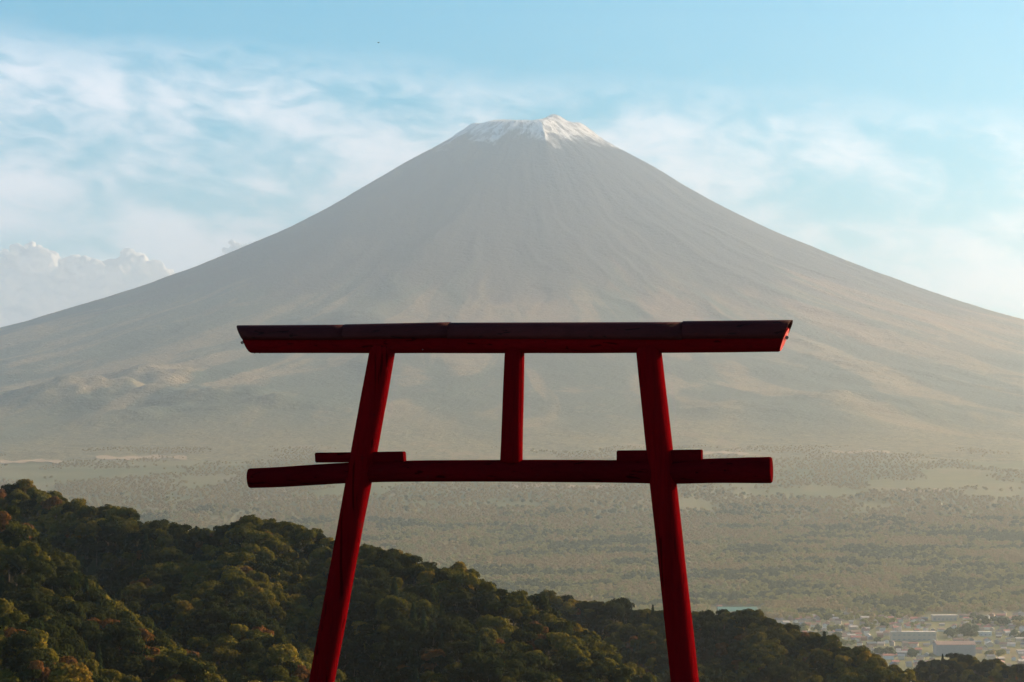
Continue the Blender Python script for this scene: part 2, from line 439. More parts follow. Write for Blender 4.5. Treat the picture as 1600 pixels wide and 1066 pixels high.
def soil_material():
    M = Mat('forest_floor')
    co = M.coord('Object')
    n = M.noise(co, 0.12, 6, 0.65); n2 = M.noise(co, 1.7, 5, 0.6)
    c = M.mix(M.smooth(n, 0.4, 0.62), (0.030, 0.034, 0.014), (0.065, 0.050, 0.024))
    c = M.mix(M.math('MULTIPLY', n2, 0.5), c, (0.05, 0.055, 0.02))
    M.set('Base Color', c).set('Roughness', 1.0).set('Specular IOR Level', 0.1)
    return M.m
def build_hills():
    xs = np.arange(-560, 760, 5.0)
    ys = np.concatenate([np.arange(-420, -40, 20.0), np.arange(-40, 60, 2.5), np.arange(60, 1240, 5.0), np.arange(1240, 2000, 14.0)])
    X, Y = np.meshgrid(xs, ys, indexing='ij')
    Z = hills_height(X, Y)
    nx, ny = X.shape
    v = np.stack([X, Y, Z], -1).reshape(-1, 3)
    i, j = np.meshgrid(np.arange(nx - 1), np.arange(ny - 1), indexing='ij')
    f = np.stack([i * ny + j, (i + 1) * ny + j, (i + 1) * ny + j + 1, i * ny + j + 1], -1).reshape(-1, 4)
    o = bpy.data.objects.new('hills', mesh_np('hills', v, f, soil_material(), smooth=True)); link(o)
    tag(o, 'steep wooded hills below the gate', 'hill', kind='structure')
build_hills()

# ------------------------------------------------------------------ trees
def leaf_material(name, cols, trans=0.38):
    M = Mat(name)
    rnd = M.random()
    c = M.ramp(rnd, [(i / (len(cols) - 1), k) for i, k in enumerate(cols)])
    n = M.noise(M.coord('Object'), 0.45, 3, 0.6)
    c = M.mix(M.smooth(n, 0.35, 0.7), M.mix(1.0, c, (0.70, 0.78, 0.75), 'MULTIPLY'), M.mix(1.0, c, (1.25, 1.15, 1.0), 'MULTIPLY'))
    N, L = M.N, M.L
    d = N.new('ShaderNodeBsdfDiffuse'); t = N.new('ShaderNodeBsdfTranslucent'); mx = N.new('ShaderNodeMixShader')
    L.new(c, d.inputs[0]); L.new(c, t.inputs[0]); mx.inputs[0].default_value = trans
    L.new(d.outputs[0], mx.inputs[1]); L.new(t.outputs[0], mx.inputs[2])
    L.new(mx.outputs[0], N['Material Output'].inputs[0]); N.remove(M.bsdf)
    return M.m
def bark_material():
    M = Mat('bark'); n = M.noise(M.mapping(M.coord('Object'), (3, 3, 0.6)), 3.0, 5)
    M.set('Base Color', M.mix(n, (0.05, 0.038, 0.028), (0.13, 0.10, 0.075))).set('Roughness', 0.95)
    return M.m
BARK = bark_material()
LEAF = {
 'olive': leaf_material('olive_leaves', [(0.050, 0.052, 0.010), (0.100, 0.090, 0.016), (0.076, 0.066, 0.013)]),
 'dark': leaf_material('dark_green_leaves', [(0.014, 0.022, 0.007), (0.028, 0.034, 0.010), (0.022, 0.027, 0.009)]),
 'yellow': leaf_material('yellow_green_leaves', [(0.160, 0.125, 0.020), (0.130, 0.115, 0.022), (0.180, 0.115, 0.020)]),
 'rust': leaf_material('rust_leaves', [(0.120, 0.056, 0.018), (0.140, 0.060, 0.020), (0.095, 0.052, 0.018)]),
 'conifer': leaf_material('conifer_needles', [(0.016, 0.028, 0.012), (0.026, 0.038, 0.014)], 0.12),
}
def quads_at(p, n, size, g):
    """one small leaf spray per point p with normal n -> verts, quad faces"""
    k = len(p)
    n = n / np.linalg.norm(n, axis=1, keepdims=True)
    a = g.normal(size=(k, 3)); u = np.cross(n, a); u /= np.linalg.norm(u, axis=1, keepdims=True); w = np.cross(n, u)
    s = size[:, None]
    e = g.uniform(0.55, 1.0, (k, 1))
    q = np.stack([p - u * s, p - w * s * e + n * s * 0.25, p + u * s, p + w * s * e + n * s * 0.25], 1)
    return q.reshape(-1, 3), np.arange(4 * k).reshape(-1, 4)
def crown_broad(seed, Rr, Hh, base, nleaf, leaf, lobes=11):
    g = np.random.default_rng(seed)
    cs, rs = [], []
    for i in range(lobes):
        ph = g.uniform(0, 2 * math.pi); rad = Rr * (0.15 + 0.55 * math.sqrt(g.uniform()))
        zz = base + Hh * (0.22 + 0.58 * g.uniform())
        rad *= math.sin(math.pi * min(0.95, max(0.15, (zz - base) / Hh))) ** 0.5
        cs.append((rad * math.cos(ph), rad * math.sin(ph), zz)); rs.append(Rr * g.uniform(0.30, 0.52))
    cs.append((0, 0, base + Hh * 0.62)); rs.append(Rr * 0.55)
    cs, rs = np.array(cs), np.array(rs)
    pr = rs ** 2 / (rs ** 2).sum()
    idx = g.choice(len(rs), nleaf, p=pr)
    d = g.normal(size=(nleaf, 3)); d /= np.linalg.norm(d, axis=1, keepdims=True)
    d[:, 2] = np.where(d[:, 2] < -0.35, -d[:, 2] * 0.6, d[:, 2]); d /= np.linalg.norm(d, axis=1, keepdims=True)
    p = cs[idx] + d * (rs[idx] * g.uniform(0.72, 1.06, nleaf))[:, None] * np.array([1, 1, 0.82])
    nrm = d + g.normal(size=(nleaf, 3)) * 0.30
    return quads_at(p, nrm, leaf * g.uniform(0.65, 1.25, nleaf), g)
def crown_conifer(seed, Rr, Hh, base, nleaf, leaf):
    g = np.random.default_rng(seed)
    t = g.uniform(0, 1, nleaf) ** 0.75; tier = np.floor(t * 9) / 9
    loc = (t - tier) * 9
    rad = Rr * (1 - tier) * (1.0 - 0.45 * loc) * g.uniform(0.55, 1.05, nleaf)
    ph = g.uniform(0, 2 * math.pi, nleaf)
    rad *= 1 + 0.22 * np.sin(ph * 5 + tier * 30)
    p = np.stack([rad * np.cos(ph), rad * np.sin(ph), base + Hh * t], -1)
    nrm = np.stack([np.cos(ph), np.sin(ph), np.full(nleaf, 0.9)], -1) + g.normal(size=(nleaf, 3)) * 0.35
    return quads_at(p, nrm, leaf * g.uniform(0.7, 1.2, nleaf), g)
def trunk_verts(seed, h, r):
    g = np.random.default_rng(seed + 500); V, F = [], []
    def tube(pts, rads, ns=6):
        b = len(V)
        for (p, q) in zip(pts, rads):
            for k in range(ns):
                a = 2 * math.pi * k / ns; V.append((p[0] + q * math.cos(a), p[1] + q * math.sin(a), p[2]))
        for i in range(len(pts) - 1):
            for k in range(ns):
                F.append((b + i * ns + k, b + i * ns + (k + 1) % ns, b + (i + 1) * ns + (k + 1) % ns, b + (i + 1) * ns + k))
    j = lambda s: g.uniform(-s, s)
    tube([(0, 0, -0.8), (j(.05), j(.05), h * .25), (j(.12), j(.12), h * .5), (j(.2), j(.2), h * .8)], [r * 1.25, r, r * .75, r * .3])
    for k in range(4):
        a = g.uniform(0, 6.28); z = h * g.uniform(.3, .5); L_ = h * g.uniform(.22, .36)
        tube([(0, 0, z), (L_ * .5 * math.cos(a), L_ * .5 * math.sin(a), z + L_ * .45), (L_ * math.cos(a), L_ * math.sin(a), z + L_ * .95)], [r * .5, r * .35, r * .12], 5)
    return np.array(V), np.array(F)
SPECIES = []         # (kind, crown mesh, trunk mesh, joined object, height)
def add_species(kind, seed, Rr, Hh, base, nleaf, leaf, conifer=False):
    cv, cf = (crown_conifer if conifer else crown_broad)(seed, Rr, Hh, base, nleaf, leaf)
    tv, tf = trunk_verts(seed, base + Hh * 0.8, 0.16 if not conifer else 0.13)
    cm = mesh_np('crown', cv, cf, LEAF[kind]); tm = mesh_np('trunk', tv, tf, BARK, smooth=True)
    jm = mesh_np('tree_mass', np.concatenate([cv, tv]), np.concatenate([cf, tf + len(cv)]), [LEAF[kind], BARK],
                 mat_idx=np.concatenate([np.zeros(len(cf)), np.ones(len(tf))]))
    ob = bpy.data.objects.new('tree_mass_' + kind, jm)          # geometry source only, not linked to the scene
    SPECIES.append((kind, cm, tm, ob, base + Hh))
for k_, n_ in (('olive', 3), ('dark', 2), ('yellow', 2), ('rust', 2)):
    for q_ in range(n_):
        sd = 100 + 17 * len(SPECIES)
        add_species(k_, sd, 2.7 + 0.35 * (q_ % 3), 5.0 + 0.6 * q_, 1.3, 1500, 0.29)
add_species('conifer', 900, 1.9, 6.6, 0.7, 800, 0.38, True)
add_species('conifer', 917, 1.7, 7.4, 0.7, 800, 0.36, True)
KIND_SP = {}
for i_, s_ in enumerate(SPECIES): KIND_SP.setdefault(s_[0], []).append(i_)

def scatter(name, pts, scl, rot, kind, sources, label, cat):
    """one stuff object: instances of the source meshes on points"""
    me = bpy.data.meshes.new(name); me.vertices.add(len(pts))
    me.vertices.foreach_set('co', np.asarray(pts, np.float32).ravel())
    for nm, tp, arr in (('tree_scale', 'FLOAT', scl), ('tree_turn', 'FLOAT', rot), ('tree_kind', 'INT', kind)):
        a = me.attributes.new(nm, tp, 'POINT'); a.data.foreach_set('value', np.asarray(arr, np.float32 if tp == 'FLOAT' else np.int32))
    o = bpy.data.objects.new(name, me); link(o)
    ng = bpy.data.node_groups.new(name, 'GeometryNodeTree')
    ng.interface.new_socket('Geometry', in_out='INPUT', socket_type='NodeSocketGeometry')
    ng.interface.new_socket('Geometry', in_out='OUTPUT', socket_type='NodeSocketGeometry')
    N, L = ng.nodes, ng.links
    gi, go = N.new('NodeGroupInput'), N.new('NodeGroupOutput')
    join = N.new('GeometryNodeJoinGeometry'); L.new(join.outputs[0], go.inputs[0])
    def attr(nm, tp):
        n = N.new('GeometryNodeInputNamedAttribute'); n.data_type = tp; n.inputs['Name'].default_value = nm; return n.outputs['Attribute']
    sc_, tn, kd = attr('tree_scale', 'FLOAT'), attr('tree_turn', 'FLOAT'), attr('tree_kind', 'INT')
    cb = N.new('ShaderNodeCombineXYZ'); L.new(tn, cb.inputs[2])
    er = N.new('FunctionNodeEulerToRotation'); L.new(cb.outputs[0], er.inputs[0])
    for i, src in enumerate(sources):
        oi = N.new('GeometryNodeObjectInfo'); oi.inputs['Object'].default_value = src; oi.inputs['As Instance'].default_value = False
        cmp_ = N.new('FunctionNodeCompare'); cmp_.data_type = 'INT'; cmp_.operation = 'EQUAL'
        L.new(kd, cmp_.inputs[2]); cmp_.inputs[3].default_value = i
        ip = N.new('GeometryNodeInstanceOnPoints')
        L.new(gi.outputs[0], ip.inputs['Points']); L.new(cmp_.outputs[0], ip.inputs['Selection'])
        L.new(oi.outputs['Geometry'], ip.inputs['Instance']); L.new(er.outputs[0], ip.inputs['Rotation']); L.new(sc_, ip.inputs['Scale'])
        L.new(ip.outputs[0], join.inputs[0])
    md = o.modifiers.new('scatter', 'NODES'); md.node_group = ng
    tag(o, label, cat, kind='stuff')
    return o

def spot(key, px, py):
    if key == 'skyline':
        a = ('near the left edge' if px < 180 else 'left of the slanting post' if px < 470 else 'just right of the slanting post' if px < 680 else 'between the two gate posts')
        crest = np.interp(px, [0, 150, 335, 420, 560, 750, 860, 960], [760, 797, 830, 818, 856, 918, 998, 1083])
        return 'on long ridge ' + a + (', at crest' if py < crest + 35 else ', halfway down' if py < crest + 120 else ', low down')
    if key == 'near_spur':
        a = 'at the left edge' if px < 55 else 'in the middle' if px < 150 else 'at its lower end'
        crest = np.interp(px, [0, 65, 155, 250], [838, 895, 976, 1045])
        return 'on lower-left spur, ' + a + (', along crest' if py < crest + 30 else ', below crest')
    return PLACE[key]
PLACE = {'skyline': 'on the long ridge behind the gate\'s slanting post', 'behind': 'on the ridge below the green-roofed hall',
         'near_spur': 'on the steep spur at the lower left', 'corner': 'in the bottom left corner', 'far_right': 'on the low hill below the town'}
LOOK = {'olive': ('broadleaf_tree', 'olive-green broadleaf tree'), 'dark': ('broadleaf_tree', 'dark green broadleaf tree'),
        'yellow': ('broadleaf_tree', 'yellow-green broadleaf tree'), 'rust': ('maple_tree', 'rust-orange autumn broadleaf tree'),
        'conifer': ('conifer_tree', 'dark pointed conifer')}
def build_trees():
    sp = 3.7
    gx, gy = np.meshgrid(np.arange(-330, 420, sp), np.arange(330, 1560, sp), indexing='ij')
    x = gx.ravel() + rng.uniform(-1.6, 1.6, gx.size); y = gy.ravel() + rng.uniform(-1.6, 1.6, gx.size)
    m = (np.abs(x) < y * 0.20 + 25)
    x, y = x[m], y[m]
    z, key = hills_height(x, y, True)
    px = W / 2 + FPX * x / y; py = 720 - FPX * (z + 6 - CZ) / y
    keep = (py < 1190) & (z > 20) & ~((np.array(y) > 1200) & (x < 100))
    x, y, z, key, px, py = (a[keep] for a in (x, y, z, key, px, py))
    # line of sight from the camera to the upper crown
    vis = np.ones(len(x), bool)
    zt = z + 6.0
    for f in np.linspace(0.45, 0.985, 46):
        hz = hills_height(x * f, y * f)
        vis &= (CZ + (zt - CZ) * f) > hz + np.where(f > 0.97, 0.0, 2.0)
    ok = vis | (rng.uniform(size=len(x)) < 0.55)
    x, y, z, key, px, py, vis = (a[ok] for a in (x, y, z, key, px, py, vis))
    n = len(x)
    # kinds come in loose groves
    gr = fbm(x / 30.0, y / 30.0, 3, 131) + rng.normal(0, 0.28, n)
    kinds = np.where(gr > 0.42, 'yellow', np.where(gr > 0.02, 'olive', np.where(gr > -0.74, 'dark', 'conifer')))
    kinds = np.where((rng.uniform(size=n) < 0.03), 'rust', kinds)
    species = np.array([random.choice(KIND_SP[k]) for k in kinds])
    scl = rng.uniform(0.5, 1.2, n) * np.where(rng.uniform(size=n) < 0.06, 1.25, 1.0)
    rot = rng.uniform(0, 6.283, n)
    size = np.array([SPECIES[s][4] for s in species]) * scl / y
    inframe = vis & (px > 6) & (px < 1594) & (py < 1052)
    order = np.argsort(-np.where(inframe, size, 0))[:300]
    single = np.zeros(n, bool); single[order] = True
    for i in order:
        kind, cm, tm, _, hh = SPECIES[species[i]]
        nm, look = LOOK[kind]
        t = empty(nm, (x[i], y[i], z[i]), rot[i]); t.scale = (scl[i],) * 3
        link(bpy.data.objects.new('crown', cm), t); link(bpy.data.objects.new('trunk', tm), t)
        sp_ = spot(KEYS[key[i]], px[i], py[i])
        tag(t, f'{look} {sp_}', 'tree', f'{look}s {sp_}')
    o = ~single
    scatter('woodland', np.stack([x, y, z], -1)[o], scl[o], rot[o], species[o], [s[3] for s in SPECIES],
            'dense mixed autumn wood covering the hills', 'woodland')
    print('hill trees', n, 'visible in frame', int(inframe.sum()))
build_trees()

# far forest on the plain, leaf colours lightened to stand in for low haze
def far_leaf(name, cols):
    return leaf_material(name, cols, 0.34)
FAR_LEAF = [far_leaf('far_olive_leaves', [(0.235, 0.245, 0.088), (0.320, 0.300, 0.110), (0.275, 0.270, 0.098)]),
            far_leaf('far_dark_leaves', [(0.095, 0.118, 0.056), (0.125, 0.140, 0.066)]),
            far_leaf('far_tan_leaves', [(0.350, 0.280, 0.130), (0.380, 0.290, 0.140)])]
FAR_SRC = []
for i_ in range(3):
    cv_, cf_ = crown_broad(300 + i_, 7.5, 13, 1.0, 260, 1.9, 8)
    FAR_SRC.append(bpy.data.objects.new('far_tree_mass', mesh_np('far_tree_mass', cv_, cf_, FAR_LEAF[i_])))
def in_town(px, py):
    a = (px > 1170) & (py > 962 + np.clip((1300 - px) * 0.02, 0, 4) + 6 * np.sin(px / 37.0)) & (py < 1062)
    return a
BIG_SITES = [(1430, 990, 50, 14), (1494, 1012, 46, 20), (1475, 963, 32, 13), (1150, 952, 42, 12), (1539, 990, 16, 8)]
def build_far_forest():
    pts = []
    for (d0, d1, sp) in ((4300, 6500, 17.0), (6500, 8500, 19.0), (8500, 11400, 24.0)):
        hw = d1 * 0.2
        gx, gy = np.meshgrid(np.arange(-hw, hw, sp), np.arange(d0, d1, sp), indexing='ij')
        x = gx.ravel() + rng.uniform(-sp * .5, sp * .5, gx.size); y = gy.ravel() + rng.uniform(-sp * .5, sp * .5, gx.size)
        k = np.abs(x) < y * 0.19
        pts.append(np.stack([x[k], y[k]], -1))
    p = np.concatenate(pts); x, y = p[:, 0], p[:, 1]
    z = far_height(x, y)
    px = W / 2 + FPX * x / y; py = 720 - FPX * (z - CZ) / y
    dens = fbm(x / 260.0, y / 420.0, 4, 151)
    stand = fbm(x / 150.0, y / 150.0, 3, 161)
    town = in_town(px, py)
    keep = (dens + rng.normal(0, 0.05, len(x)) > np.interp(y, [7600, 10800], [-0.62, 0.10])) & (~town | (fbm(x / 60.0, y / 60.0, 2, 171) > 0.32))
    for (bx, by, hw, hh) in BIG_SITES:
        keep &= ~((np.abs(px - bx) < hw) & (py > by - hh * 0.4) & (py < by + hh * 1.4 + 6))
    x, y, z, stand, dens = (a[keep] for a in (x, y, z, stand, dens))
    n = len(x)
    g = stand + rng.normal(0, 0.16, n)
    far_y = y + rng.normal(0, 500, n) + 900 * stand
    kind = np.where(far_y > 8300, 2, np.where(g < -0.26, 1, np.where(g > 0.24, 2, 0)))  # farthest trees all pale tan, haze brightening put into the leaf colour
    scl = rng.uniform(0.6, 1.05, n) * np.where(kind == 1, 1.25, 1.0) * np.interp(y, [8000, 11400], [1.0, 0.42])
    scatter('forest', np.stack([x, y, z], -1), scl, rng.uniform(0, 6.28, n), kind, FAR_SRC, 'far forest spreading over the plain below the volcano', 'forest')
    print('far trees', n)
build_far_forest()

# ------------------------------------------------------------------ the town
def plain_mat(name, c, rough=0.8, vary=0.25, scale=0.35, metal=0.0):
    M = Mat(name)
    n = M.noise(M.coord('Object'), scale, 5, 0.6)
    lo = tuple(v * (1 - vary) for v in c); hi = tuple(min(1, v * (1 + vary)) for v in c)
    M.set('Base Color', M.mix(n, lo, hi)).set('Roughness', rough).set('Metallic', metal)
    return M.m
WALLS = [plain_mat(n_ + '_wall', c_) for n_, c_ in (('cream', (0.55, 0.44, 0.34)), ('white', (0.70, 0.66, 0.60)), ('grey', (0.36, 0.33, 0.31)), ('brown', (0.32, 0.21, 0.15)))]
ROOFS = [plain_mat(n_ + '_roof', c_, 0.6) for n_, c_ in (('grey', (0.19, 0.18, 0.175)), ('brown', (0.24, 0.15, 0.11)), ('rust', (0.42, 0.17, 0.12)), ('pale', (0.52, 0.45, 0.40)), ('blue', (0.15, 0.18, 0.21)))]
GREEN_ROOF = plain_mat('green_roof', (0.10, 0.24, 0.19), 0.6)
WIN = plain_mat('window_glass', (0.30, 0.28, 0.26), 0.4, 0.2)
def box_vf(x0, x1, y0, y1, z0, z1):
    v = [(x0, y0, z0), (x1, y0, z0), (x1, y1, z0), (x0, y1, z0), (x0, y0, z1), (x1, y0, z1), (x1, y1, z1), (x0, y1, z1)]
    f = [(0, 3, 2, 1), (4, 5, 6, 7), (0, 1, 5, 4), (1, 2, 6, 5), (2, 3, 7, 6), (3, 0, 4, 7)]
    return v, f
def me_vf(name, v, f, mat):
    me = bpy.data.meshes.new(name); me.from_pydata(v, [], f); me.materials.append(mat); me.update(); return me
def gable_wall(w, d, h, rise):
    v = [(-w, -d, -1), (w, -d, -1), (w, d, -1), (-w, d, -1), (-w, -d, h), (w, -d, h), (w, d, h), (-w, d, h), (-w, 0, h + rise), (w, 0, h + rise)]
    f = [(0, 3, 2, 1), (0, 1, 5, 4), (2, 3, 7, 6), (1, 2, 6, 9, 5), (3, 0, 4, 8, 7), (4, 5, 9, 8), (6, 7, 8, 9)]
    return v, f
def gable_roof(w, d, h, rise, over=0.6, th=0.3):
    W_, D_ = w + over, d + over; k = rise / d; z0 = h - over * k + 0.12; zr = h + rise + 0.12
    v = []
    for x in (-W_, W_):
        v += [(x, -D_, z0), (x, 0, zr), (x, D_, z0), (x, D_, z0 + th), (x, 0, zr + th), (x, -D_, z0 + th)]
    f = [(0, 1, 4, 5), (1, 2, 3, 4), (6, 11, 10, 7), (7, 10, 9, 8), (0, 6, 7, 1), (1, 7, 8, 2), (5, 4, 10, 11), (4, 3, 9, 10), (0, 5, 11, 6), (2, 8, 9, 3)]
    return v, f
HOUSE = []
for (w_, d_, h_, r_) in ((5.5, 4, 5.2, 2.0), (4.5, 4, 5.6, 2.2), (7.5, 4.5, 5.0, 2.0), (5, 5, 3.2, 2.0)):
    HOUSE.append((w_, d_, h_, [me_vf('wall', *gable_wall(w_, d_, h_, r_), m) for m in WALLS], [me_vf('roof', *gable_roof(w_, d_, h_, r_), m) for m in ROOFS]))
WNAME = ['cream', 'white', 'grey', 'brown']; RNAME = ['grey', 'brown', 'rust-red', 'pale', 'blue-grey']
def ground_hit(px, py):
    p = hits([px], [py], 3600.0, 7000.0, 60)[0]
    return Vector(p), float(p[1])
def build_town():
    spots, tries = [], 0
    g = random.Random(5)
    # blocks of houses along streets that run roughly across the view
    ys = [962.5, 964.3, 966, 968.5, 971, 973.5, 976.5, 979.5, 982.5, 986, 989.5, 993, 997, 1001, 1005.5, 1010, 1015, 1020, 1025.5, 1031, 1037, 1043]
    for ri, y0 in enumerate(ys):
        x = 1185 + g.uniform(0, 12)
        while x < 1604:
            yy = y0 + g.uniform(-1.2, 1.2) + 0.006 * (x - 1400)
            x += g.uniform(11, 21) + (6 if g.random() < 0.2 else 0)
            sky = np.interp(x, [1160, 1205, 1250, 1310, 1350, 1400, 1430, 1485, 1530, 1600], [957, 972, 989, 1004, 1020, 1042, 1048, 1024, 1030, 1046])
            if yy > sky + 4: continue
            if any(abs(x - bx) < hw * 0.62 + 6 and by - hh * 0.25 < yy < by + hh * 1.2 for (bx, by, hw, hh) in BIG_SITES): continue
            if g.random() < 0.10: continue
            spots.append((x, yy))
    for (x, yy) in ((1098, 955), (1112, 956), (1124, 951), (1182, 955), (1176, 951), (1201, 962)): spots.append((x, yy))
    g.shuffle(spots); spots = spots[:298]
    hp = hits([q[0] for q in spots], [q[1] for q in spots], 3600.0, 7000.0, 80)
    for (px, py), p in zip(spots, hp):
        p = Vector(p)
        w_, d_, h_, wm, rm = g.choice(HOUSE)
        wi = g.choices(range(4), (3, 3, 2, 1.5))[0]; ri = g.choices(range(5), (2, 3, 3, 1.8, 0.7))[0]
        t = empty('house', p, g.choice((0, 0, math.pi / 2)) + g.uniform(-0.25, 0.25))
        s = g.uniform(0.72, 1.12); t.scale = (s, s, s * g.uniform(0.9, 1.2))
        link(bpy.data.objects.new('wall', wm[wi]), t); link(bpy.data.objects.new('roof', rm[ri]), t)
        row = 'at the forest edge' if py < 975 else ('in the middle of town' if py < 1003 else 'at the near end of town')
        where = ('beside the green-roofed hall' if px < 1190 else
                 'right above the wooded ridge' if px < 1290 else
                 row + ', left of pale block' if px < 1385 else
                 row + ', near pale block' if px < 1465 else
                 row + ', near the dark hall' if px < 1530 else
                 row + ', by the right edge')
        lab = f'{WNAME[wi]} house with {RNAME[ri]} roof {where}'
        tag(t, lab, 'house', f'{WNAME[wi]} houses with {RNAME[ri]} roofs {where}')
    print('houses', len(spots))
build_town()

def big_building(name, px0, px1, py_base, h, depth, wall, roof, label, kind='flat', windows=None, rise=3.0):
    pa, D = ground_hit((px0 + px1) / 2, py_base)
    w = (px1 - px0) / FPX * D / 2
    t = empty(name, pa, 0.0); d = depth / 2
    if kind == 'gable':
        link(bpy.data.objects.new('wall', me_vf('wall', *gable_wall(w, d, h, rise), wall)), t)
        link(bpy.data.objects.new('roof', me_vf('roof', *gable_roof(w, d, h, rise, 1.0, 0.5), roof)), t)
    elif kind == 'shed':          # roof pitched towards the sun side, eave to the front
        v, f = gable_wall(w, d, h, rise)
        link(bpy.data.objects.new('wall', me_vf('wall', v, f, wall)), t)
        link(bpy.data.objects.new('roof', me_vf('roof', *gable_roof(w, d, h, rise, 0.8, 0.6), roof)), t)
    else:
        link(bpy.data.objects.new('wall', me_vf('wall', *box_vf(-w, w, -d, d, -1, h), wall)), t)
        link(bpy.data.objects.new('roof', me_vf('roof', *box_vf(-w - .5, w + .5, -d - .5, d + .5, h + .003, h + 0.9), roof)), t)
    if windows:
        nx, nz, ww, wh = windows
        wm = me_vf('window', *box_vf(-ww / 2, ww / 2, -0.12, 0.1, 0, wh), WIN)
        for i in range(nx):
            for k in range(nz):
                o = link(bpy.data.objects.new('window', wm), t)
                o.location = (-w + (i + 0.5) * 2 * w / nx, -d - 0.02, h * (k + 0.25) / nz)
    tag(t, label, 'building')
    return t, w, D
b_, w_, D_ = big_building('school_building', 1392, 1462, 1001, 14, 22, WALLS[0], ROOFS[3], 'long pale block, largest light building in the town', 'flat', (9, 2, 3.6, 1.5))
link(bpy.data.objects.new('stair_tower', me_vf('stair_tower', *box_vf(-w_ * .72, -w_ * .5, -4, 4, 14.905, 22), WALLS[0])), b_)
big_building('sports_hall', 1461, 1521, 1023, 16, 44, WALLS[2], ROOFS[1], 'big dark grey hall with a rust-lit roof in front of the town', 'shed', rise=4.0)
big_building('factory_hall', 1456, 1494, 970, 10, 26, WALLS[0], ROOFS[3], 'low cream hall with a flat pale roof at the forest edge', 'flat', (6, 1, 3.0, 2.4))
big_building('gymnasium', 1122, 1182, 962, 9, 40, WALLS[0], GREEN_ROOF, 'wide cream hall with a green roof peeping above the ridge', 'gable', rise=7.0)
big_building('white_house', 1529, 1549, 994, 7, 12, WALLS[1], WALLS[1], 'bright white flat-roofed house right of the pale long block', 'flat', (3, 1, 2.5, 1.6))

# ------------------------------------------------------------------ the torii gate
YAW = R(13.0); D_T = 23.6
T_AX = Vector((math.cos(YAW), -math.sin(YAW), 0)); T_N = Vector((-math.sin(YAW), -math.cos(YAW), 0))   # along the beam, towards the camera
T_C = Vector((0, D_T, CZ))
def onp(px, py):
    """point of the gate's own plane seen at a pixel"""
    d = ray(px, py); o = Vector((0, 0, CZ))
    return o + d * ((T_C - o).dot(T_N) / d.dot(T_N))
def paint_material(name, c1, c2, rough=0.42, worn=(0.10, 0.045, 0.035), wear=0.68, spec=0.45, along=(1, 1, 1)):
    M = Mat(name); co = M.coord('Object')
    a = M.noise(M.mapping(co, along), 3.2, 6, 0.65, 0.4); b = M.noise(co, 14.0, 6, 0.7); e = M.noise(M.mapping(co, along), 55.0, 4, 0.65, 0.3)
    crack = M.smooth(M.noise(M.mapping(co, tuple(v * (0.35 if v < 1 else 1.0) for v in along)), 24.0, 3, 0.5, 0.4), 0.63, 0.67)
    c = M.mix(M.smooth(a, 0.35, 0.68), c1, c2)
    c = M.mix(M.math('MULTIPLY', M.smooth(e, 0.42, 0.72), 0.35), c, tuple(v * 0.45 for v in c1))
    c = M.mix(M.math('MULTIPLY', M.smooth(b, wear, wear + 0.06), 0.7), c, worn)
    c = M.mix(M.math('MULTIPLY', crack, 0.8), c, tuple(v * 0.25 for v in c1))
    M.set('Base Color', c).set('Specular IOR Level', spec)
    M.set('Roughness', M.math('ADD', M.math('MULTIPLY', b, 0.3), rough - 0.12))
    M.bump(M.math('SUBTRACT', M.math('ADD', M.math('MULTIPLY', b, 0.35), M.math('MULTIPLY', e, 0.65)), M.math('MULTIPLY', crack, 0.5)), 0.7, 0.012)
    return M.m
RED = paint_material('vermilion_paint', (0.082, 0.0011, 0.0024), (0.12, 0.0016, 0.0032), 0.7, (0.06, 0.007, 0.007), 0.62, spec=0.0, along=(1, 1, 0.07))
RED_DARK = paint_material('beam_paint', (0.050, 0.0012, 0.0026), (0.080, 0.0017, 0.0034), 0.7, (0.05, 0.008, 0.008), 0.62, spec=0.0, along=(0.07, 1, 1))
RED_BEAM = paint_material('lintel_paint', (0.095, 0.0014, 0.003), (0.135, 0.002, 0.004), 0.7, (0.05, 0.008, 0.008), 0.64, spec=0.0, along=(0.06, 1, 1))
CAP = paint_material('brown_sheet_metal', (0.040, 0.006, 0.007), (0.062, 0.010, 0.010), 0.6, (0.07, 0.03, 0.026), 0.66, 0.08, (0.05, 1, 1))
CUT = paint_material('cut_end_paint', (0.42, 0.014, 0.020), (0.52, 0.03, 0.03), 0.55, (0.55, 0.42, 0.36), 0.60)
STEEL = plain_mat('bracket_steel', (0.10, 0.08, 0.08), 0.4, 0.2, 3.0, 0.8)
STONE = plain_mat('base_stone', (0.28, 0.27, 0.25), 0.9, 0.3, 3.0)

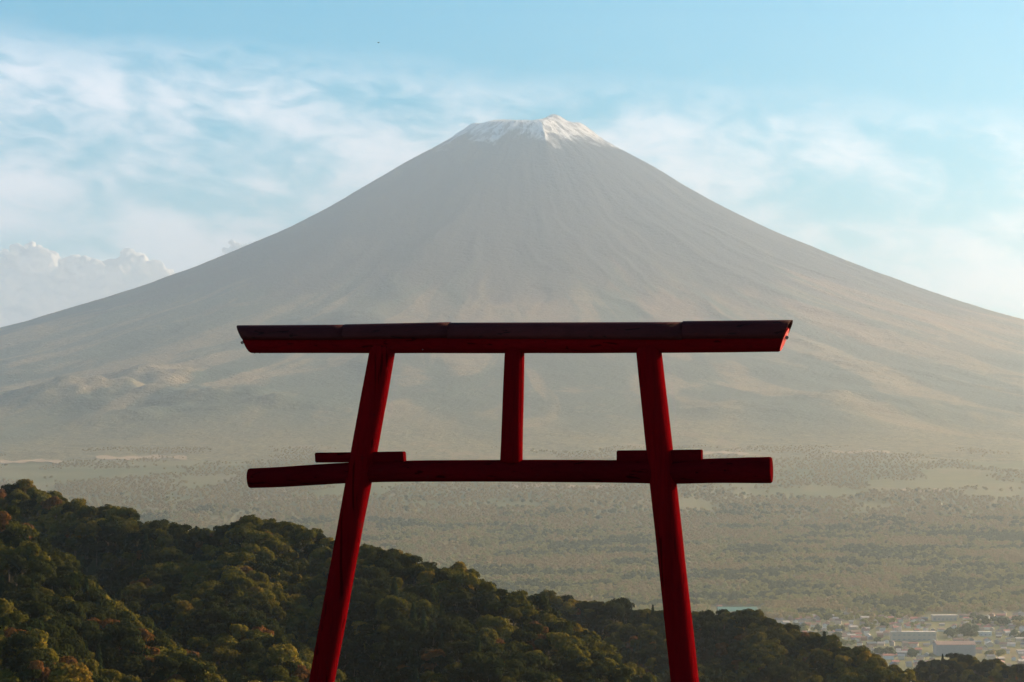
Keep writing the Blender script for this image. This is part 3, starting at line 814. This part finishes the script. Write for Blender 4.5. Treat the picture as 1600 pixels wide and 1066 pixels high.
def log(name, pts, rads, mat, parent, seed, ns=28, sub=10, rough=0.025, end_mat=None, squash=1.0, slants=(0, 0)):
    """an uneven round timber along world points with a radius at each, rounded at its rims; slants tilt the two end cuts"""
    P = [Vector(p) for p in pts]; base = parent.location
    path, rr = [], []
    for i in range(len(P) - 1):
        for k in range(sub):
            t = k / sub; path.append(P[i].lerp(P[i + 1], t)); rr.append(rads[i] + (rads[i + 1] - rads[i]) * t)
    path.append(P[-1]); rr.append(rads[-1])
    for _ in range(3):               # soften the bends
        q = [path[0]] + [(path[i - 1] + path[i] * 2 + path[i + 1]) / 4 for i in range(1, len(path) - 1)] + [path[-1]]
        path = q
    bm = bmesh.new(); rings = []
    n = len(path); L_ = sum((path[i + 1] - path[i]).length for i in range(n - 1)); run = 0.0
    stations = [(0, 0.93, 0.0)] + [(i, 1.0, 0.012 if i == 0 else (-0.012 if i == n - 1 else 0)) for i in range(n)] + [(n - 1, 0.93, 0.0)]
    for (i, k, off) in stations:
        d = (path[min(i + 1, n - 1)] - path[max(i - 1, 0)]).normalized()
        side = T_N; up = d.cross(side).normalized(); sd = up.cross(d).normalized()
        c = path[i] + d * off; ring = []
        f = i / (n - 1)
        sl = slants[0] * max(0, 1 - f * n / 3) + slants[1] * max(0, 1 - (1 - f) * n / 3)
        for m in range(ns):
            a = 2 * math.pi * m / ns
            w = float(fbm(np.array([math.cos(a) * 1.1 + seed * 3.1]), np.array([math.sin(a) * 1.1 + f * L_ * 1.6 + seed]), 3, seed)[0])
            r = rr[i] * k * (1 + rough * w)
            ring.append(bm.verts.new(c + up * (math.sin(a) * r) + sd * (math.cos(a) * r * squash) + d * (sl * math.sin(a) * r) - base))
        rings.append(ring)
    for A, B in zip(rings[:-1], rings[1:]):
        for m in range(ns): bm.faces.new((A[m], A[(m + 1) % ns], B[(m + 1) % ns], B[m])).smooth = True
    e0 = bm.faces.new(rings[0][::-1]); e1 = bm.faces.new(rings[-1])
    bmesh.ops.recalc_face_normals(bm, faces=bm.faces[:])
    mats = [mat]
    if end_mat: mats.append(end_mat); e0.material_index = e1.material_index = 1
    o = bpy.data.objects.new(name, mesh_bm(name, bm, mats)); link(o, parent)
    return o
def box_part(name, corners, depth, mat, parent, back=None):
    """a bevelled board: four pixel corners on the gate's plane, thickness across it"""
    base = parent.location; bm = bmesh.new()
    pts = [onp(*c) for c in corners]
    fr = [bm.verts.new(p + T_N * depth / 2 - base) for p in pts]; bk = [bm.verts.new(p - T_N * depth / 2 - base) for p in pts]
    bm.faces.new(fr); bm.faces.new(bk[::-1])
    for i in range(4): bm.faces.new((fr[i], bk[i], bk[(i + 1) % 4], fr[(i + 1) % 4]))
    bmesh.ops.recalc_face_normals(bm, faces=bm.faces[:])
    bmesh.ops.bevel(bm, geom=bm.edges[:], offset=0.006, segments=2, affect='EDGES')
    o = bpy.data.objects.new(name, mesh_bm(name, bm, mat)); link(o, parent); return o

def build_torii():
    pxm = FPX / D_T
    base = Vector((0, D_T, CZ - 2.75))
    t = empty('torii_gate', base)
    tag(t, 'red wooden torii gate standing before the volcano', 'gate')
    # posts, leaning inwards and running down out of sight to the knoll
    def post(x_top, x_mid, x_bot, wt, wb, seed):
        a, b, c = onp(x_top, 541), onp(x_mid, 735), onp(x_bot, 1066)
        e = c + (c - b) * ((c.z - (CZ - 3.0)) / (b.z - c.z))
        rad = lambda w, p: w / 2 * (p.y / FPX)
        log('post', [a, b, c, e], [rad(wt, a), rad((wt + wb) / 2, b), rad(wb, c), rad(wb + 1, e)], RED, t, seed, sub=14, rough=0.05)
        bm = bmesh.new()
        bmesh.ops.create_cone(bm, cap_ends=True, segments=24, radius1=0.26, radius2=0.20, depth=0.35)
        bmesh.ops.translate(bm, verts=bm.verts[:], vec=Vector((e.x, e.y, CZ - 2.74)) - base)
        o = bpy.data.objects.new('base_stone', mesh_bm('base_stone', bm, STONE)); link(o, t)
    post(599, 563.5, 503, 41, 40, 3)
    post(1013, 1034, 1070, 40, 44, 8)
    # centre strut
    a, b = onp(804, 545), onp(799, 724)
    log('strut', [a, b], [15.5 / pxm, 17.5 / pxm], RED, t, 12, rough=0.05)
    # tie beam with its crooked left end
    pts = [(389, 747.5, 31), (450, 745, 32), (545, 738.5, 32), (640, 736, 33), (800, 735.5, 34), (960, 736.5, 35), (1060, 738, 37), (1110, 736, 38), (1206, 734.5, 41)]
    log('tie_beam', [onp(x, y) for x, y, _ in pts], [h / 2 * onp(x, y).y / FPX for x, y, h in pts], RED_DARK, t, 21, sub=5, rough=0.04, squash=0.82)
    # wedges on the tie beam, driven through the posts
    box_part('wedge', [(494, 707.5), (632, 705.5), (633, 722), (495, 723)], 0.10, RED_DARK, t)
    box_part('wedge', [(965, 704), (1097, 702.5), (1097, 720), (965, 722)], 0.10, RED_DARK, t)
    # lintel log under the metal cap; its ends are cut on a slant
    pts = [(385, 535, 34), (540, 534.5, 35), (703, 534.3, 36), (890, 534, 36.5), (1068, 533, 37), (1226, 531, 38)]
    lin = log('lintel', [onp(x, y) for x, y, _ in pts], [h / 2 * onp(x, y).y / FPX for x, y, h in pts], RED_BEAM, t, 33, sub=8, rough=0.02, end_mat=CUT, squash=1.0, slants=(0.40, -0.40))
    # cap of folded sheet metal in four lengths: rounded crest, flat apron, small lip
    prof = [(0.108, -0.078), (0.112, -0.068), (0.116, -0.064), (0.120, -0.058), (0.121, -0.040), (0.116, -0.012), (0.104, 0.018), (0.082, 0.042), (0.046, 0.054), (0.0, 0.057)]
    prof = prof + [(-a_, b_) for a_, b_ in prof[-2::-1]]
    secs = [(373, 541, 508.3, 507.3, 0.0), (540.5, 704, 507.0, 503.6, 0.0012), (703.5, 1069, 504.2, 503.2, 0.0), (1068.5, 1238, 502.0, 500.2, 0.0016)]
    for i, (x0, x1, y0, y1, grow) in enumerate(secs):
        bm = bmesh.new(); rings = []
        nseg = 8
        for k in range(nseg + 1):
            f = k / nseg; px = x0 + (x1 - x0) * f
            scale = onp(px, 510).y / D_T
            hp = np.interp(px, [373, 1238], [23.5, 30.0]) / 0.135 * (onp(px, 510).y / FPX)      # apron height grows towards the near end
            top = onp(px, y0 + (y1 - y0) * f)
            ring = []
            for (u, v) in prof:
                sl = 0.0
                if i == 0 and k == 0: sl = -(v - 0.057) * 0.50
                if i == 3 and k == nseg: sl = (v - 0.057) * 0.50
                p = top + T_N * (u * (1 + grow * 6)) + Vector((0, 0, (v - 0.057) * hp * 1.0 + grow)) + T_AX * sl
                ring.append(bm.verts.new(p - base))
            rings.append(ring)
        for A, B in zip(rings[:-1], rings[1:]):
            for m in range(len(prof) - 1): bm.faces.new((A[m], B[m], B[m + 1], A[m + 1])).smooth = True
        bmesh.ops.recalc_face_normals(bm, faces=bm.faces[:])
        o = bpy.data.objects.new('cap_sheet', mesh_bm('cap_sheet', bm, CAP)); link(o, t)
        md = o.modifiers.new('thickness', 'SOLIDIFY'); md.thickness = 0.004; md.offset = -1
    # ridge pole that fills the cap, its cut ends seen inside the folded sheet
    pts = [(381, 519, 18), (800, 516, 20), (1228, 513, 21)]
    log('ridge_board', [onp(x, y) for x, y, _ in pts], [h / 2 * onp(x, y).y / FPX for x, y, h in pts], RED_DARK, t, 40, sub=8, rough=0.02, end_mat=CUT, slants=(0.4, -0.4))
    # fixing brackets at both ends and a few nail heads
    for (x, y, s) in ((379.5, 535, 1), (1228, 527, 1.1)):
        bm = bmesh.new(); bmesh.ops.create_cube(bm, size=1.0)
        bmesh.ops.scale(bm, verts=bm.verts[:], vec=(0.035 * s, 0.05, 0.022 * s))
        bmesh.ops.bevel(bm, geom=bm.edges[:], offset=0.004, segments=2, affect='EDGES')
        bmesh.ops.rotate(bm, verts=bm.verts[:], cent=(0, 0, 0), matrix=Matrix.Rotation(R(-28 if x < 800 else 28), 3, 'Y'))
        bmesh.ops.translate(bm, verts=bm.verts[:], vec=onp(x, y) - base)
        o = bpy.data.objects.new('bracket', mesh_bm('bracket', bm, STEEL)); link(o, t)
    for (x, y) in ((513, 542), (664, 547), (398, 551.5), (406, 551.5)):
        bm = bmesh.new(); bmesh.ops.create_icosphere(bm, subdivisions=1, radius=0.007)
        bmesh.ops.translate(bm, verts=bm.verts[:], vec=onp(x, y) + T_N * (0.075 if y < 549 else 0.0) - base)
        o = bpy.data.objects.new('nail', mesh_bm('nail', bm, STEEL)); link(o, t)
    print('posts end', [round(v, 2) for v in base])
build_torii()

# ------------------------------------------------------------------ a bird and the cloud bank
def build_bird():
    p = at(591.5, 67, 420)
    bm = bmesh.new()
    bmesh.ops.create_uvsphere(bm, u_segments=12, v_segments=8, radius=1.0)
    bmesh.ops.scale(bm, verts=bm.verts[:], vec=(0.17, 0.055, 0.055))
    for v in bm.verts:                     # taper to tail and beak
        if v.co.x > 0.10: v.co.y *= 0.6; v.co.z *= 0.6
        if v.co.x < -0.06: v.co.y *= 0.7; v.co.z *= 0.5; v.co.x *= 1.25
    root = []
    for s in (-1, 1):
        a = [bm.verts.new((0.07, 0.03 * s, 0.03)), bm.verts.new((0.06, 0.20 * s, 0.10)), bm.verts.new((-0.05, 0.42 * s, 0.05)),
             bm.verts.new((-0.08, 0.20 * s, 0.085)), bm.verts.new((-0.07, 0.03 * s, 0.02))]
        bm.faces.new((a[0], a[1], a[3], a[4])); bm.faces.new((a[1], a[2], a[3]))
    o = bpy.data.objects.new('bird', mesh_bm('bird', bm, plain_mat('dark_feathers', (0.03, 0.03, 0.035), 0.8, 0.2, 8.0), True))
    o.location = p; o.rotation_euler = (0.1, 0.05, R(35)); link(o)
    tag(o, 'tiny dark bird flying high in the blue sky', 'bird')
build_bird()

def cloud_material():
    M = Mat('cloud_vapour'); N, L = M.N, M.L
    d = N.new('ShaderNodeBsdfDiffuse'); t = N.new('ShaderNodeBsdfTranslucent'); mx = N.new('ShaderNodeMixShader')
    d.inputs[0].default_value = (0.97, 0.97, 0.97, 1); t.inputs[0].default_value = (0.97, 0.97, 0.97, 1); mx.inputs[0].default_value = 0.42
    L.new(d.outputs[0], mx.inputs[1]); L.new(t.outputs[0], mx.inputs[2]); L.new(mx.outputs[0], N['Material Output'].inputs[0]); N.remove(M.bsdf)
    return M.m
def build_clouds():
    CM = cloud_material(); D = 46000.0; m = D / FPX
    g = np.random.default_rng(3)
    ico = bmesh.new(); bmesh.ops.create_icosphere(ico, subdivisions=3, radius=1.0)
    iv = np.array([v.co[:] for v in ico.verts]); jf = np.array([[v.index for v in f.verts] for f in ico.faces]); ico.free()
    def cloud(name, blobs, voxel, label):
        c0 = at(blobs[0][0], blobs[0][1], D)
        V, F, nb = [], [], 0
        for (px, py, r) in blobs:
            for q in range(16 if r > 12 else 6):
                a = g.uniform(0, 6.28); rad = r * (1.0 if q == 0 else g.uniform(0.16, 0.5))
                off = 0 if q == 0 else r * g.uniform(0.55, 1.0)
                dy = g.uniform(-0.6, 0.6) * r if q else 0
                p = at(px + off * math.cos(a), py - off * math.sin(a), D) - c0; p.y += dy * m
                V.append(iv * rad * m * np.array([1.12, 0.9, 0.85]) + np.array(p)); F.append(jf + nb * len(iv)); nb += 1
        o = bpy.data.objects.new(name, mesh_np(name, np.concatenate(V), np.concatenate(F), CM, smooth=True)); o.location = c0; link(o)
        rm = o.modifiers.new('skin', 'REMESH'); rm.mode = 'VOXEL'; rm.voxel_size = voxel; rm.use_smooth_shade = True
        for k, (sz, st) in enumerate(((11.0, 6.5), (4.2, 3.2))):
            tx = bpy.data.textures.new('billow', 'CLOUDS'); tx.noise_scale = sz * voxel; tx.noise_depth = 4; tx.noise_basis = 'BLENDER_ORIGINAL'
            ds = o.modifiers.new('billow', 'DISPLACE'); ds.texture = tx; ds.texture_coords = 'LOCAL'; ds.strength = st * voxel; ds.mid_level = 0.55
        tag(o, label, 'cloud')
    cloud('cloud', [(60, 462, 64), (-20, 462, 64), (130, 456, 54), (185, 442, 46), (45, 416, 31), (205, 412, 25), (238, 430, 22), (-60, 430, 52), (262, 438, 14), (95, 426, 26), (10, 412, 24), (42, 398, 13), (200, 394, 11)],
          26.0, 'heaped pinkish white cumulus bank behind the left flank of the volcano')
    cloud('cloud', [(368, 388, 9), (362, 379, 5), (384, 386, 6), (398, 380, 4), (352, 392, 6)], 7.0, 'tiny white cloud wisp touching the upper left slope')
build_clouds()

# ------------------------------------------------------------------ haze
def build_haze():
    v, f = box_vf(-13500, 13500, -4500, 32000, -60, SUM_Z + 140)
    M = bpy.data.materials.new('hazy_air'); M.use_nodes = True; N, L = M.node_tree.nodes, M.node_tree.links
    N.remove(N['Principled BSDF'])
    pv = N.new('ShaderNodeVolumePrincipled')
    pv.inputs['Color'].default_value = (0.875, 0.945, 1.0, 1); pv.inputs['Density'].default_value = 5.4e-5; pv.inputs['Anisotropy'].default_value = 0.84
    L.new(pv.outputs[0], N['Material Output'].inputs['Volume'])
    o = bpy.data.objects.new('haze', me_vf('haze', v, f, M)); link(o)
    tag(o, 'pale evening haze over plain and volcano', 'haze', kind='stuff')
build_haze()
